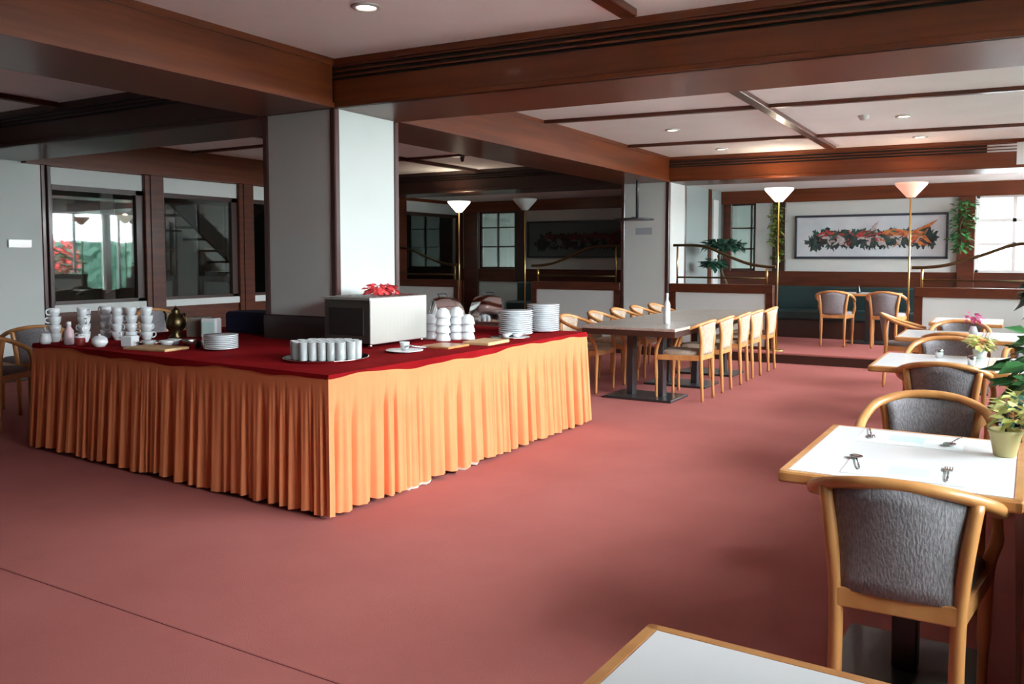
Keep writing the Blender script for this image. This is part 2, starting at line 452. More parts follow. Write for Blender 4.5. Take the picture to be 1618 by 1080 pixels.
# ------------------------------------------------------------------ foliage helper
def leaves(mb, n, rx, ry, rz, cx, cy, cz, size, droop=.3, seed=1, hollow=.35):
    rnd = random.Random(seed)
    for _ in range(n):
        while True:
            x, y, z = rnd.uniform(-1, 1), rnd.uniform(-1, 1), rnd.uniform(-1, 1)
            q = x*x+y*y+z*z
            if hollow*hollow < q < 1: break
        px, py, pz = cx+x*rx, cy+y*ry, cz+z*rz
        a = math.atan2(y, x)+rnd.uniform(-.8, .8); t = rnd.uniform(-.5, .9)-droop
        l = size*rnd.uniform(.7, 1.3); w = l*.28
        dx, dy, dz = cos(a)*cos(t), sin(a)*cos(t), sin(t)
        sx, sy = -sin(a), cos(a)
        tw = rnd.uniform(-.5, .5)
        b = len(mb.v)
        mb.v += [(px, py, pz), (px+dx*l*.45+sx*w, py+dy*l*.45+sy*w, pz+dz*l*.5+tw*w),
                 (px+dx*l*.55, py+dy*l*.55, pz+dz*l*.55-w*.25), (px+dx*l*.45-sx*w, py+dy*l*.45-sy*w, pz+dz*l*.5-tw*w), (px+dx*l, py+dy*l, pz+dz*l-.15*l)]
        mb.face([b, b+1, b+2]); mb.face([b, b+2, b+3]); mb.face([b+1, b+4, b+2]); mb.face([b+3, b+2, b+4])
    return mb

hd = empty('sky_blocker', (4.4, 6.5, -.12), 0, 'added unseen leafy hedge running along outside the windows', 'sky_blocker')  # added outside the view to block low sky light reaching the left side
b = MB(); hr = random.Random(77)
NY, NZ = 90, 14
def hrow(x, sg):
    rows = []
    for i in range(NZ+1):
        hz = lambda j: (2.45 if j/NY < .30 else 2.45-.45*min(1, (j/NY-.30)/.10))  # taller stretch added to cut daylight at the front left
        rows.append([(x+sg*(hr.uniform(-.10, .10)+(-.18*(i/NZ)**3)), -9+20*j/NY, hz(j)*i/NZ+hr.uniform(-.06, .06) if i else 0) for j in range(NY+1)])
    return rows
F_ = hrow(-.45, -1); B_ = hrow(.45, 1)
b.loft(F_+B_[::-1], closed=False)
b.build('foliage', LEAFD, hd)
for j in range(8): MB().tube([(0, -8.5+2.6*j, 0), (.03, -8.45+2.6*j, 1.2)], .04, 6).build('trunk', STEM, hd)

# red flowering shrub and green bush outside (they show as reflections in the dark panes)
sh = empty('flowering_shrub', (3.0, 13.2, -.12), 0, 'red flowering shrub growing outside the windows', 'shrub')
leaves(MB(), 700, .6, .8, .7, 0, 0, 1.5, .16, seed=3).build('blossom', REDFL, sh)
leaves(MB(), 400, .55, .75, .7, 0, 0, 1.1, .16, seed=4).build('foliage', LEAF, sh)
MB().tube([(0, 0, 0), (.05, .02, .6), (0, 0, 1.2)], [.05, .04, .03]).build('stem', STEM, sh)

# ------------------------------------------------------------------ dining armchair
def armchair(FABRIC):
    t = empty('dining_armchair', (0, 0, 0)); t['category'] = 'chair'
    hoop = smoothpath([(-.235, .17, .625), (-.252, .06, .655), (-.252, -.06, .69), (-.218, -.19, .738), (-.125, -.262, .772), (0, -.285, .784),
                       (.125, -.262, .772), (.218, -.19, .738), (.252, -.06, .69), (.252, .06, .655), (.235, .17, .625)], 5)
    MB().tube(hoop, [.016]+[.0215]*(len(hoop)-2)+[.016], 10, flat=.85).build('arm_hoop', BEECH, t)
    for s in (-1, 1):
        MB().tube(smoothpath([(s*.155, -.245, 0), (s*.155, -.235, .22), (s*.158, -.225, .44), (s*.172, -.235, .60), (s*.192, -.222, .745)], 4),
                  [.016]*4+[.02]*13, 8).build('rear_leg', BEECH, t)
        MB().tube(smoothpath([(s*.215, .205, 0), (s*.218, .21, .22), (s*.222, .215, .43), (s*.245, .19, .54), (s*.240, .14, .638)], 4),
                  [.015]*4+[.02]*9+[.016]*4, 8).build('front_leg', BEECH, t)
    b = MB()
    b.box(-.155, .155, -.243, -.215, .405, .462, .004)
    b.box(-.222, .222, .195, .225, .395, .445, .004)
    for s in (-1, 1):
        b.loft([[(s*.158-.012, -.23, .40), (s*.158+.012, -.23, .40), (s*.158+.012, -.23, .452), (s*.158-.012, -.23, .452)],
                [(s*.225-.012, .21, .395), (s*.225+.012, .21, .395), (s*.225+.012, .21, .445), (s*.225-.012, .21, .445)]], True, True)
    b.build('seat_frame', BEECH, t)
    # seat pad
    b = MB(); b.smooth = True
    def ring(k, z):
        pts = []
        for (x, y) in ((-.15, -.21), (0, -.215), (.15, -.21), (.19, 0), (.215, .17), (.17, .222), (0, .235), (-.17, .222), (-.215, .17), (-.19, 0)):
            pts.append((x*k, y*k, z))
        return pts
    b.loft([ring(.97, .435), ring(1.0, .45), ring(1.0, .47), ring(.93, .487), ring(.5, .497)], True, True)
    b.build('seat', FABRIC, t)
    # back panel, thin curved pad from rail up to the hoop
    b = MB(); b.smooth = True
    N = 10; M = 7
    F = []; K = []
    for i in range(M+1):
        v = i/M
        rowf, rowk = [], []
        for j in range(N+1):
            u = -1+2*j/N
            half = .140+.036*v
            x = u*half
            zt = .775-.035*u*u
            z = .455+(zt-.455)*v
            yy = -.226-.045*(1-u*u)*(.35+.65*v)-.02*v*(1-u*u)+.012*v*u*u
            rowf.append((x, yy+.012, z)); rowk.append((x, yy-.012, z))
        F.append(rowf); K.append(rowk)
    rings = []
    for i in range(M+1): rings.append(F[i]+K[i][::-1])
    b.loft(rings, True, True)
    b.build('backrest', FABRIC, t)
    return t
CH = Proto(armchair(FABRIC)); CHB = Proto(armchair(BEIGE))
G1 = 'armchairs along the window side of the long table'
G2 = 'armchairs along the column side of the long table'
G3 = 'armchairs at the small tables beside the windows'
CH.put((-.258, 2.75, 0), R(1), 'light wood armchair pushed up to the near side of the white table with the spoon', G3)
CH.put((-.30, 3.93, 0), R(180), 'light wood armchair behind the white table with the spoon, facing it across the place mats', G3)
CH.put((-.33, 5.70, 0), R(-2), 'light wood armchair tucked into the near edge of the pair of joined tables', G3)
CH.put((-.42, 6.98, 0), R(178), 'light wood armchair on the far side of the pair of joined tables', G3)
CH.put((-.40, 7.92, 0), R(0), 'light wood armchair at the near edge of the table with the pink flower', G3)
CH.put((-.42, 8.98, 0), R(180), 'light wood armchair on the far side of the table with the pink flower', G3)
CH.put((.22, 7.02, 0), R(184), 'light wood armchair behind the joined tables, beside the window planter', G3)
CH.put((-.95, 10.05, 0), R(-84), 'light wood armchair turned sideways at the last window table, its back to the open floor', G3)
ords = ['nearest the buffet end', 'second from the buffet end', 'middle one', 'second from the platform end', 'nearest the platform']
for i, y in enumerate((8.09, 8.72, 9.38, 9.93, 10.63)):
    CHB.put((-2.80, y, 0), R(90+(i % 3-1)*2), 'beige backed armchair on the open side of the long table, '+ords[i], G1)
for i, y in enumerate((8.05, 8.75, 9.38, 9.98, 10.60)):
    CHB.put((-3.86, y, 0), R(-90+(i % 2)*3), 'light wood armchair on the column side of the long table, '+ords[i], G2)
G4 = 'armchairs on the platform'
CH.put((-2.19, 12.80, PZ), R(3), 'armchair on the platform under the fish painting, the one farther from the pink shaded lamp', G4)
CH.put((-1.50, 12.80, PZ), R(-3), 'armchair on the platform under the fish painting, the one beside the pink shaded lamp', G4)
G5 = 'armchairs in the dim area behind the buffet'
CH.put((-7.75, 4.38, 0), R(70), 'dark looking armchair behind the left end of the orange skirted buffet', G5)
CH.put((-7.20, 3.72, 0), R(40), 'dark looking armchair at the edge of the view beside the grey pier', G5)
CH.put((-8.6, 6.4, 0), R(-100), 'shadowed armchair beneath the window with the white sill, behind the buffet', G5)

# ------------------------------------------------------------------ small square tables
def small_table(w, d):
    t = empty('dining_table', (0, 0, 0)); t['category'] = 'table'
    e = .028
    MB().box(-w/2+e, w/2-e, -d/2+e, d/2-e, .712, .741).build('tabletop', LAMI, t)
    b = MB()
    b.box(-w/2, w/2, -d/2, -d/2+e, .705, .74, .006); b.box(-w/2, w/2, d/2-e, d/2, .705, .74, .006)
    b.box(-w/2, -w/2+e, -d/2, d/2, .705, .74, .006); b.box(w/2-e, w/2, -d/2, d/2, .705, .74, .006)
    b.build('table_edge', BEECH, t)
    MB().box(-.04, .04, -.04, .04, .02, .705, .006).build('pedestal', IRON, t)
    MB().box(-.22, .22, -.26, .26, 0, .022, .006).build('base_plate', IRON, t)
    MB().box(-.16, .16, -.16, .16, .69, .71).build('top_bracket', IRON, t)
    return t
TB = Proto(small_table(.66, .86))
GT = 'small white tables beside the windows'
TB.put((-.275, 3.07, 0), R(-1), 'small white topped table laid with a spoon, paper mats and a cream flower pot', GT)
TB.put((-.235, .97, 0), R(-2), 'bare white table corner with wooden edge at the bottom of the view', GT)
TB.put((-.42, 5.96, 0), 0, 'white topped table on the aisle side of the joined pair', GT)
TB.put((.23, 5.98, 0), 0, 'white topped table on the window side of the joined pair', GT)
TB.put((-.51, 8.10, 0), 0, 'white topped table with a pink flower on it, on the aisle side', GT)
TB.put((.15, 8.12, 0), 0, 'white topped table joined to the one with the pink flower, on the window side', GT)
TB.put((-.40, 10.02, 0), 0, 'white topped table last in the window row before the platform', GT)
TB.put((-1.82, 13.35, PZ), R(90), 'small table on the raised platform between the two armchairs', 'platform tables')

# ------------------------------------------------------------------ long table (three tables end to end)
def long_table():
    t = empty('long_table', (-3.17, 8.9, 0), 0, None, 'table')
    w, d = .96, 1.03
    MB().box(-w/2, w/2, -d/2, d/2, .715, .742, .004).build('tabletop', LAMIG, t)
    b = MB(); e = .03
    b.box(-w/2+.005, w/2-.005, -d/2+.005, -d/2+.03, .66, .715); b.box(-w/2+.005, w/2-.005, d/2-.03, d/2-.005, .66, .715)
    b.box(-w/2+.005, -w/2+.03, -d/2+.03, d/2-.03, .66, .715); b.box(w/2-.03, w/2-.005, -d/2+.03, d/2-.03, .66, .715)
    b.build('apron', DARKW, t)
    for s in (-1, 1): MB().box(-.035+s*.16, .035+s*.16, -.05, .05, .02, .69, .005).build('pedestal', IRON, t)
    MB().box(-.35, .35, -.25, .25, 0, .024, .006).build('base_plate', IRON, t)
    return t
LT = Proto(long_table())
for i, y in enumerate((7.93, 8.97, 10.01)):
    LT.put((-3.14, y, 0), 0, 'stone coloured table in the long row, '+['the end one nearest the buffet', 'the middle one', 'the end one nearest the platform'][i], 'stone topped tables pushed end to end')
b = MB()
b.lathe([(0, 0), (.030, 0), (.032, .01), (.032, .19), (.026, .215), (.012, .235), (.011, .275), (0, .278)], n=16)
bt = b.build('bottle', PAPERW, None, (-2.95, 7.98, .743)); tag(bt, 'slim white bottle standing on the end of the long table', 'bottle')
MB().lathe([(0, .276), (.014, .276), (.014, .305), (0, .307)], n=12).build('cap', CERAM, bt)

# ------------------------------------------------------------------ buffet
BX0, BX1, BY0, BY1, BT = -6.17, -3.12, 3.33, 6.41, .775
def shear(mb, ox=0, oy=0):
    mb.v = [(x+.011*(y+oy-BY0), y+.055*(BX1-x-ox), z) for x, y, z in mb.v]
    return mb
bu = empty('buffet_table', ((BX0+BX1)/2, (BY0+BY1)/2, 0), 0, 'large square buffet counter built round the white column, hidden under red and orange cloth', 'table')
cx, cy = (BX0+BX1)/2, (BY0+BY1)/2
def ringtop(mb, x0, x1, y0, y1, hx0, hx1, hy0, hy1, z0, z1):
    mb.box(x0, x1, y0, hy0, z0, z1); mb.box(x0, x1, hy1, y1, z0, z1)
    mb.box(x0, hx0, hy0, hy1, z0, z1); mb.box(hx1, x1, hy0, hy1, z0, z1)
HX0, HX1, HY0, HY1 = XC0-.05, XC1+.005, Y1-.13, Y1b-.05
b = MB(); ringtop(b, BX0+.03-cx, BX1-.03-cx, BY0+.03-cy, BY1-.03-cy, HX0-cx, HX1-cx, HY0-cy, HY1-cy, .73, .765)
shear(b, cx, cy).build('tabletop', BOARD, bu)
for x in (BX0+.15, XC0-.25, XC1+.25, BX1-.15):
    for y in (BY0+.15, BY1-.15):
        shear(MB().box(x-cx-.02, x-cx+.02, y-cy-.02, y-cy+.02, 0, .73), cx, cy).build('leg', IRON, bu)
# red cloth with a short irregular overhang
b = MB(); ringtop(b, BX0+.0, BX1, BY0, BY1, HX0, HX1, HY0, HY1, .767, BT)
rnd = random.Random(5)
def overhang(mb, x0, y0, x1, y1, n, nx, ny):
    top, bot = [], []
    ph = rnd.uniform(0, 6)
    for i in range(n+1):
        t = i/n; x = x0+(x1-x0)*t; y = y0+(y1-y0)*t
        h = .028+.012*sin(t*9+ph)+.008*sin(t*23+ph*2)+.003*sin(t*61)
        o = .008+.003*sin(t*31)
        top.append((x+nx*.006, y+ny*.006, BT-.001)); bot.append((x+nx*(o+.006), y+ny*(o+.006), BT-h))
    mb.loft([top, bot], closed=False)
    mb.loft([[(p[0]-nx*.004, p[1]-ny*.004, p[2]-.002) for p in bot], bot], closed=False)
b.smooth = True
overhang(b, BX0-.006, BY0, BX1+.006, BY0, 80, 0, -1); overhang(b, BX1, BY0-.006, BX1, BY1+.006, 80, 1, 0)
overhang(b, BX1+.006, BY1, BX0-.006, BY1, 60, 0, 1); overhang(b, BX0, BY1+.006, BX0, BY0-.006, 60, -1, 0)
tag(shear(b).build('tablecloth', REDC), 'dark red cloth covering the top of the buffet around the column', 'tablecloth')
# orange box-pleated skirt
def skirt_side(mb, x0, y0, x1, y1, nx, ny, pleats, seed, ends):
    r_ = random.Random(seed)
    L = math.hypot(x1-x0, y1-y0)
    per = 14; n = pleats*per
    ux, uy = (x1-x0)/L, (y1-y0)/L
    wid = [r_.uniform(.6, 1.45) for _ in range(pleats)]
    tot = sum(wid); acc = [0]
    for w in wid: acc.append(acc[-1]+w/tot)
    dep = [r_.uniform(.5, 1.6) for _ in range(pleats)]
    hem = [r_.uniform(-.012, .014) for _ in range(pleats+1)]
    lean = [r_.uniform(-.35, .35) for _ in range(pleats+1)]
    levels = [0, .03, .1, .17, .26, .36, .5, .65, .8, .92, 1.0]
    rows = []
    for v in levels:
        row = []
        for p in range(pleats):
            for k in range(per + (1 if p == pleats-1 else 0)):
                s = k/per
                # fold profile: wide flat face with a narrow deep crease
                cre = math.exp(-((s-.5)/.13)**2)
                open_ = max(0, min(1, (v-.10)/.28)); open_ = open_*open_*(3-2*open_)
                t = acc[p]+(acc[p+1]-acc[p])*s
                sway = (lean[p]*(1-s)+lean[p+1]*s)*.045*v*v*sin(pi*min(1, max(0, t*12)))*1.0
                out = .006+.035*v - dep[p]*open_*(.016+.042*v)*cre + .012*open_*v*sin(2*pi*s*1.0+p)+.004*open_*cos(6*pi*s)
                ew = min(1, t*L/.05, (1-t)*L/.05); ew = ew*ew*(3-2*ew)
                sway *= ew; out = out*ew+(.006+.035*v)*(1-ew)
                d = t*L+sway
                if ends[0] and p == 0: d -= 0
                z = .762-(.762-.022)*v + (hem[p]*(1-s)+hem[p+1]*s)*v + .008*v*v*cre
                fl = .006+.035*v
                z = z*ew+(.762-.74*v)*(1-ew)
                dd = -fl+(L+2*fl)*(d/L)
                row.append((x0+ux*dd+nx*(out), y0+uy*dd+ny*(out), z))
        rows.append(row)
    old = mb.smooth; mb.smooth = True
    mb.loft(rows, closed=False)
    # second skin just behind, giving the cloth thickness, and white hem
    mb.loft([[(p[0]-nx*.004, p[1]-ny*.004, p[2]) for p in row] for row in rows[::-1]], closed=False)
    mb.mi = 1
    lo = rows[-1]
    a = int(len(lo)*.0); 
    for (i0, i1) in ([(int(len(lo)*.22), int(len(lo)*.30)), (int(len(lo)*.36), int(len(lo)*.44))] if ends[1] else []):
        seg = lo[i0:i1]
        mb.loft([seg, [(p[0]-nx*.01, p[1]-ny*.01, max(.003, p[2]-.018)) for p in seg]], closed=False)
    mb.mi = 0
    mb.smooth = old
b = MB()
skirt_side(b, BX0, BY0, BX1, BY0, 0, -1, 25, 11, (0, 0))
skirt_side(b, BX1, BY0, BX1, BY1, 1, 0, 25, 12, (0, 1))
skirt_side(b, BX1, BY1, BX0, BY1, 0, 1, 25, 13, (0, 0))
skirt_side(b, BX0, BY1, BX0, BY0, -1, 0, 25, 14, (0, 0))
tag(shear(b).build('table_skirt', [ORANGE, HEM]), 'long pleated orange skirt hanging round the buffet down to the carpet', 'table skirt')
b = MB(); b.box(-.01, .01, -.13, .13, .5, .64)

# --- crockery prototypes
def cup_proto():
    t = MB().lathe([(0, .002), (.024, 0), (.026, .004), (.037, .03), (.040, .06), (.0375, .06), (.034, .03), (.022, .008), (0, .007)], n=18).build('coffee_cup', CERAM)
    t['category'] = 'cup'
    MB().tube(smoothpath([(.036, 0, .052), (.056, 0, .05), (.062, 0, .035), (.052, 0, .02), (.033, 0, .017)], 4), .0045, 6).build('handle', CERAM, t)
    return t
def plate_proto(name, r, h, cat='plate'):
    t = MB().lathe([(0, .0), (r*.55, 0), (r*.6, .003), (r*.95, h*.75), (r, h), (r*.985, h+.003), (r*.6, .007), (0, .006)], n=36).build(name, CERAM)
    t['category'] = cat
    return t
_c = cup_proto(); _c.scale = (1.1, 1.1, 1.1); CUP = Proto(_c); PLATE = Proto(plate_proto('dinner_plate', .14, .018)); SAUC = Proto(plate_proto('saucer', .085, .013, 'saucer'))
def bowl_proto():
    t = MB().lathe([(0, .073), (.022, .075), (.025, .071), (.045, .055), (.056, .015), (.058, 0), (.054, 0), (.052, .012), (.04, .05), (0, .066)], n=24).build('soup_cup', CERAM)
    t['category'] = 'bowl'
    return t
BOWL = Proto(bowl_proto())
lev = ['bottom one', 'second from the bottom', 'third from the bottom', 'fourth from the bottom', 'fifth from the bottom', 'sixth from the bottom']
# stacks of coffee cups at the left end
stk = [(-6.10, 3.62, 4, 'at the buffet corner'), (-6.02, 3.80, 4, 'second from the left corner'), (-5.90, 3.72, 4, 'third from the left corner'),
       (-5.83, 3.95, 4, 'fourth from the left corner'), (-5.74, 4.0, 4, 'fifth from the left corner'), (-5.64, 4.06, 4, 'sixth from the left, beside the brass pot'),
       (-6.05, 4.0, 4, 'in the back row')]
for i, (x, y, n, w) in enumerate(stk):
    for k in range(n):
        CUP.put((x+.003*((k*7) % 3-1), y, BT+.001+k*.0615), R(200+i*47+k*25), 'white coffee cup, stack '+w+', '+lev[k], 'white coffee cups stacked on the left of the buffet')
# bowls next to the toaster (inverted soup cups)
bst = [(-3.86, 5.25, 3, 'against the toaster'), (-3.68, 5.17, 4, 'second from the toaster, in front'), (-3.66, 5.32, 4, 'third from the toaster, behind'), (-3.585, 5.36, 3, 'nearest the cutting board'), (-3.74, 5.47, 3, 'farthest back')]
for i, (x, y, n, w) in enumerate(bst):
    for k in range(n):
        BOWL.put((x, y, BT+.001+k*.058), 0, 'upturned white bowl, stack '+w+', '+lev[k], 'white upturned soup bowls beside the toaster')
nums = ['bottom', '2nd from the bottom', '3rd from the bottom', '4th from the bottom', '5th from the bottom', '6th from the bottom', '7th from the bottom', '8th from the bottom', '9th from the bottom', '10th from the bottom', '11th from the bottom', '12th from the bottom', '13th from the bottom', '14th from the bottom']
for (x, y, n, w) in ((-3.45, 5.86, 12, 'shorter stack nearer the toaster'), (-3.40, 6.23, 14, 'taller stack at the end of the buffet')):
    for k in range(n):
        PLATE.put((x, y, BT+.001+k*.0165), 0, 'white dinner plate, '+w+', '+nums[k], 'white dinner plates stacked on the buffet')
for k in range(8):
    SAUC.put((-4.63, 3.90, BT+.001+k*.0125), 0, 'white saucer in the low stack on the red cloth, '+nums[k], 'white saucers stacked on the buffet')
for o in list(bpy.data.objects):
    if o.name.startswith('saucer'): o.scale = (1.35, 1.35, 1)

# glasses on a round silver tray
tr = MB().lathe([(0, .004), (.24, .004), (.25, .016), (.262, .018), (.262, .014), (.25, .0), (0, 0)], n=40).build('serving_tray', CHROME, None, (-3.63, 3.86, BT))
tag(tr, 'round silver tray holding the upright drinking glasses', 'tray')
g = MB().lathe([(0, .002), (.022, 0), (.024, .004), (.027, .112), (.0255, .112), (.0225, .012), (0, .010)], n=14).build('drinking_glass', GLASS)
g['category'] = 'glass'
GL = Proto(g)
rowsn = ['front row', 'second row', 'third row', 'fourth row', 'back row']
dx, dy = cos(TH), sin(TH)       # rows run across the line of sight
ri = 0
for r_, cnt in zip(range(5), (5, 7, 8, 7, 5)):
    for k in range(cnt):
        u = (k-(cnt-1)/2)*.0555; v = -.12+r_*.058
        GL.put((-3.63+u*dx-v*dy*1.0, 3.86+u*dy+v*dx, BT+.005), 0, 'clear drinking glass on the silver tray, %s, number %d from the left' % (rowsn[r_], k+1), 'drinking glasses on the silver tray')

# toaster (big conveyor toaster)
tz = BT
tt = empty('conveyor_toaster', (-3.985, 4.74, tz), 0, 'large stainless steel conveyor toaster standing on the buffet against the column', 'toaster')
X0, X1, Ya, Yb = -.19, .225, -.32, .32
MB().box(X0, X1-.004, Ya+.004, Yb, .035, .345, .006).build('body', STEELD, tt)
MB().box(X1-.004, X1+.01, Ya, Yb, .03, .352, .004).build('side_panel', STEEL, tt)
b = MB(); b.box(X0, X1+.01, Ya-.008, Ya+.006, .335, .352); b.box(X0-.006, X0+.01, Ya-.008, Yb, .335, .352); b.box(X0, X1, Ya+.005, Yb-.005, .345, .35)
b.build('top_rim', STEEL, tt)
b = MB()
for k in range(9): b.box(X0+.02, X1-.03, Ya+.03+k*.07, Ya+.04+k*.07, .35, .358)
b.build('top_rack', CHROME, tt)
MB().box(X0+.05, X1-.05, Ya-.004, Ya+.006, .09, .28, .003).build('opening', SLOT, tt)
for x in (X0+.03, X1-.02):
    for y in (Ya+.03, Yb-.03): MB().lathe([(0, 0), (.012, 0), (.014, .035), (0, .035)], x, y, 10).build('foot', CHROME, tt)
MB().lathe([(0, 0), (.018, 0), (.018, .02), (0, .02)], X0+.08, Ya-.02, 12).build('knob', IRON, tt)
# red flowers/cloth on top
b = MB(); leaves(b, 120, .07, .16, .035, 0, 0, .035, .06, seed=9, hollow=0)
tag(b.build('napkin_bundle', REDFL, None, (-4.0, 4.84, tz+.36)), 'crumpled bright red napkins lying on top of the toaster', 'napkins')

# chafing dishes with raised roll tops, behind the plates
def chafer():
    t = empty('chafing_dish', (0, 0, 0)); t['category'] = 'chafing dish'
    MB().box(-.17, .17, -.25, .25, .10, .17, .012).build('water_pan', STEEL, t)
    b = MB()
    for x in (-.16, .16):
        for y in (-.24, .24): b.tube([(x, y, 0), (x, y, .13)], .008, 6)
    for y in (-.24, .24): b.tube([(-.16, y, .03), (.16, y, .03)], .006, 6)
    b.build('stand', CHROME, t)
    MB().box(-.15, .15, -.23, .23, .165, .176).build('food_pan', SLOT, t)
    b = MB(); b.smooth = True
    rings = []
    for i in range(9):       # raised curved lid
        a = R(70+i*15)
        rr = .20
        kk = .35+.65*math.sqrt(i/8)
        rings.append([(.02+rr*cos(a)*.9-.03-.03*(1-y*y), y*.21*kk, .17+rr*sin(a)*1.25-.03*y*y*(1-i/8)) for y in (-1, -.6, -.2, .2, .6, 1)])
    b.loft(rings, closed=False)
    b.loft([[(p[0]*.96, p[1]*.97, p[2]-.004) for p in r] for r in rings[::-1]], closed=False)
    for sgn in (-1, 1):
        r0 = [(r[0] if sgn < 0 else r[-1]) for r in rings]
        n = len(b.v); b.v += r0+[(-.02, sgn*.20, .175)]
        for i in range(len(r0)-1): b.face([n+i, n+i+1, n+len(r0)])
    ld_ = b.build('lid', CHROME, t)
    MB().tube([(-.05, -.06, .415), (-.02, -.06, .445), (-.02, .06, .445), (-.05, .06, .415)], .007, 6).build('lid_handle', IRON, ld_)
    return t
_c = chafer(); _c.scale = (.74, .74, .74); CF = Proto(_c)
CF.put((-4.02, 5.62, BT), R(165), 'silver chafing dish with raised lid behind the soup bowls', 'chafing dishes')
CF.put((-3.86, 6.10, BT), R(112), 'silver chafing dish with raised lid behind the plate stacks', 'chafing dishes')

# smaller things by the toaster
tag(MB().box(-.11, .11, -.16, .16, 0, .022, .005).build('cutting_board', BOARD, None, (-3.30, 5.18, BT), R(3)), 'pale wooden cutting board at the edge of the red cloth', 'cutting board')
tag(MB().box(-.12, .12, -.13, .13, 0, .014, .004).build('wooden_tray', BEECH, None, (-3.42, 4.83, BT), R(0)), 'flat tan wooden tray between the toaster and the cutting board', 'tray')
o = MB().lathe([(0, 0), (.06, 0), (.125, .012), (.125, .016), (.06, .006), (0, .005)], n=28).build('serving_plate', CERAM, None, (-3.46, 4.42, BT)); tag(o, 'white serving plate in front of the toaster with tongs on it', 'plate')
tg = empty('tongs', (-3.46, 4.42, BT+.014), R(60), 'small steel tongs lying on the white plate before the toaster', 'tongs')
for s in (-1, 1): MB().tube([(0, 0, .015), (.03, s*.02, .03), (.13, s*.025, .012), (.16, s*.01, .01)], .005, 6).build('tongs_arm', CHROME, tg)
o = MB().lathe([(0, 0), (.026, 0), (.034, .05), (.031, .05), (.024, .006), (0, .006)], n=16).build('egg_cup', CERAM, None, (-3.50, 4.475, BT+.012)); tag(o, 'small white cup standing on the plate before the toaster', 'cup')
o = MB().lathe([(0, 0), (.14, 0), (.155, .008), (.155, .012), (0, .006)], n=28).build('steel_platter', CHROME, None, (-3.36, 5.62, BT)); tag(o, 'low silver platter between the cutting board and the plates', 'platter')
for i, (x, y) in enumerate(((-3.36, 5.56), (-3.30, 5.62), (-3.40, 5.66), (-3.32, 5.69))):
    o = MB().lathe([(0, 0), (.02, 0), (.032, .02), (.029, .022), (0, .006)], n=14).build('butter_dish', CERAM, None, (x, y, BT+.013)); tag(o, 'tiny white dish on the silver platter, '+['nearest the board', 'at the front edge', 'at the back', 'nearest the plates'][i], 'dish', 'tiny dishes on the silver platter')

# smaller things at the left end
def pot(name, m, x, y, prof, label, cat, n=18):
    o = MB().lathe(prof, n=n).build(name, m, None, (x, y, BT+.001)); tag(o, label, cat); return o
o = pot('cream_jug', CERAM, -6.02, 3.50, [(0, 0), (.03, 0), (.042, .02), (.036, .055), (.03, .07), (.033, .075), (.028, .073), (.03, .05), (0, .01)], 'small white cream jug at the front left edge of the buffet', 'jug')
MB().tube(smoothpath([(-.034, 0, .06), (-.058, 0, .05), (-.04, 0, .02)], 4), .004, 6).build('handle', CERAM, o)
o = pot('syrup_bottle', PINKP, -5.83, 3.56, [(0, 0), (.03, 0), (.032, .01), (.032, .10), (.016, .125), (.015, .14), (0, .14)], 'pale pink plastic bottle in front of the cup stacks', 'bottle')
MB().lathe([(0, .139), (.018, .139), (.016, .165), (0, .167)], n=12).build('cap', CERAM, o)
o = pot('jam_jar', REDP, -5.68, 3.55, [(0, 0), (.03, 0), (.033, .008), (.033, .05), (.028, .058), (0, .058)], 'small dark red jam jar in front of the cup stacks', 'jar')
MB().lathe([(0, .057), (.03, .057), (.03, .07), (0, .07)], n=16).build('lid', CERAM, o)
o = pot('sugar_bowl', CERAM, -5.50, 3.58, [(0, 0), (.035, 0), (.055, .03), (.05, .06), (.046, .06), (.05, .03), (0, .01)], 'round white sugar bowl near the front edge of the buffet', 'bowl')
MB().lathe([(.048, .061), (.03, .075), (.008, .08), (.008, .09), (0, .092)], n=16).build('lid', CERAM, o)
o = tag(MB().box(-.045, .045, -.045, .045, 0, .075, .006).build('tea_box', CERAM, None, (-5.36, 3.72, BT), R(20)), 'white square box beside the clear jam dishes', 'box')
for i, (x, y) in enumerate(((-5.24, 3.78), (-5.12, 3.84), (-5.18, 3.95), (-5.06, 3.98))):
    o = pot('preserve_dish', [GLASS, CERAM, GLASS, STEEL][i], x, y, [(0, 0), (.03, 0), (.05, .04), (.047, .042), (.028, .006), (0, .006)], ['clear glass preserve dish beside the white square box', 'white preserve dish between the clear one and the bread board', 'clear glass preserve dish in the back row', 'steel preserve dish in the back row'][i], 'dish')
tr2 = MB().box(-.19, .19, -.11, .11, 0, .018, .005).build('bread_board', BOARD, None, (-5.02, 3.68, BT), R(8)); tag(tr2, 'pale bread board at the front edge of the buffet', 'board')
o = MB().lathe([(0, 0), (.09, 0), (.10, .01), (0, .006)], n=24).build('cheese_plate', CHROME, None, (-5.42, 3.95, BT)); tag(o, 'small silver dish behind the white square box', 'dish')
ur = empty('coffee_urn', (-5.62, 4.30, BT), 0, 'small brass coffee pot with curved handle at the end of the cup stacks', 'coffee pot')
MB().lathe([(0, 0), (.05, 0), (.055, .01), (.03, .03), (.07, .08), (.075, .13), (.05, .18), (.03, .2), (.034, .21), (.02, .23), (.006, .24), (0, .26)], n=20).build('body', BRASSD, ur)
MB().tube(smoothpath([(.06, 0, .17), (.11, 0, .19), (.12, 0, .12), (.07, 0, .08)], 5), .008, 6).build('handle', BRASSD, ur)
MB().tube(smoothpath([(-.06, 0, .09), (-.11, 0, .12), (-.12, 0, .18), (-.14, 0, .20)], 5), .009, 6).build('spout', BRASSD, ur)
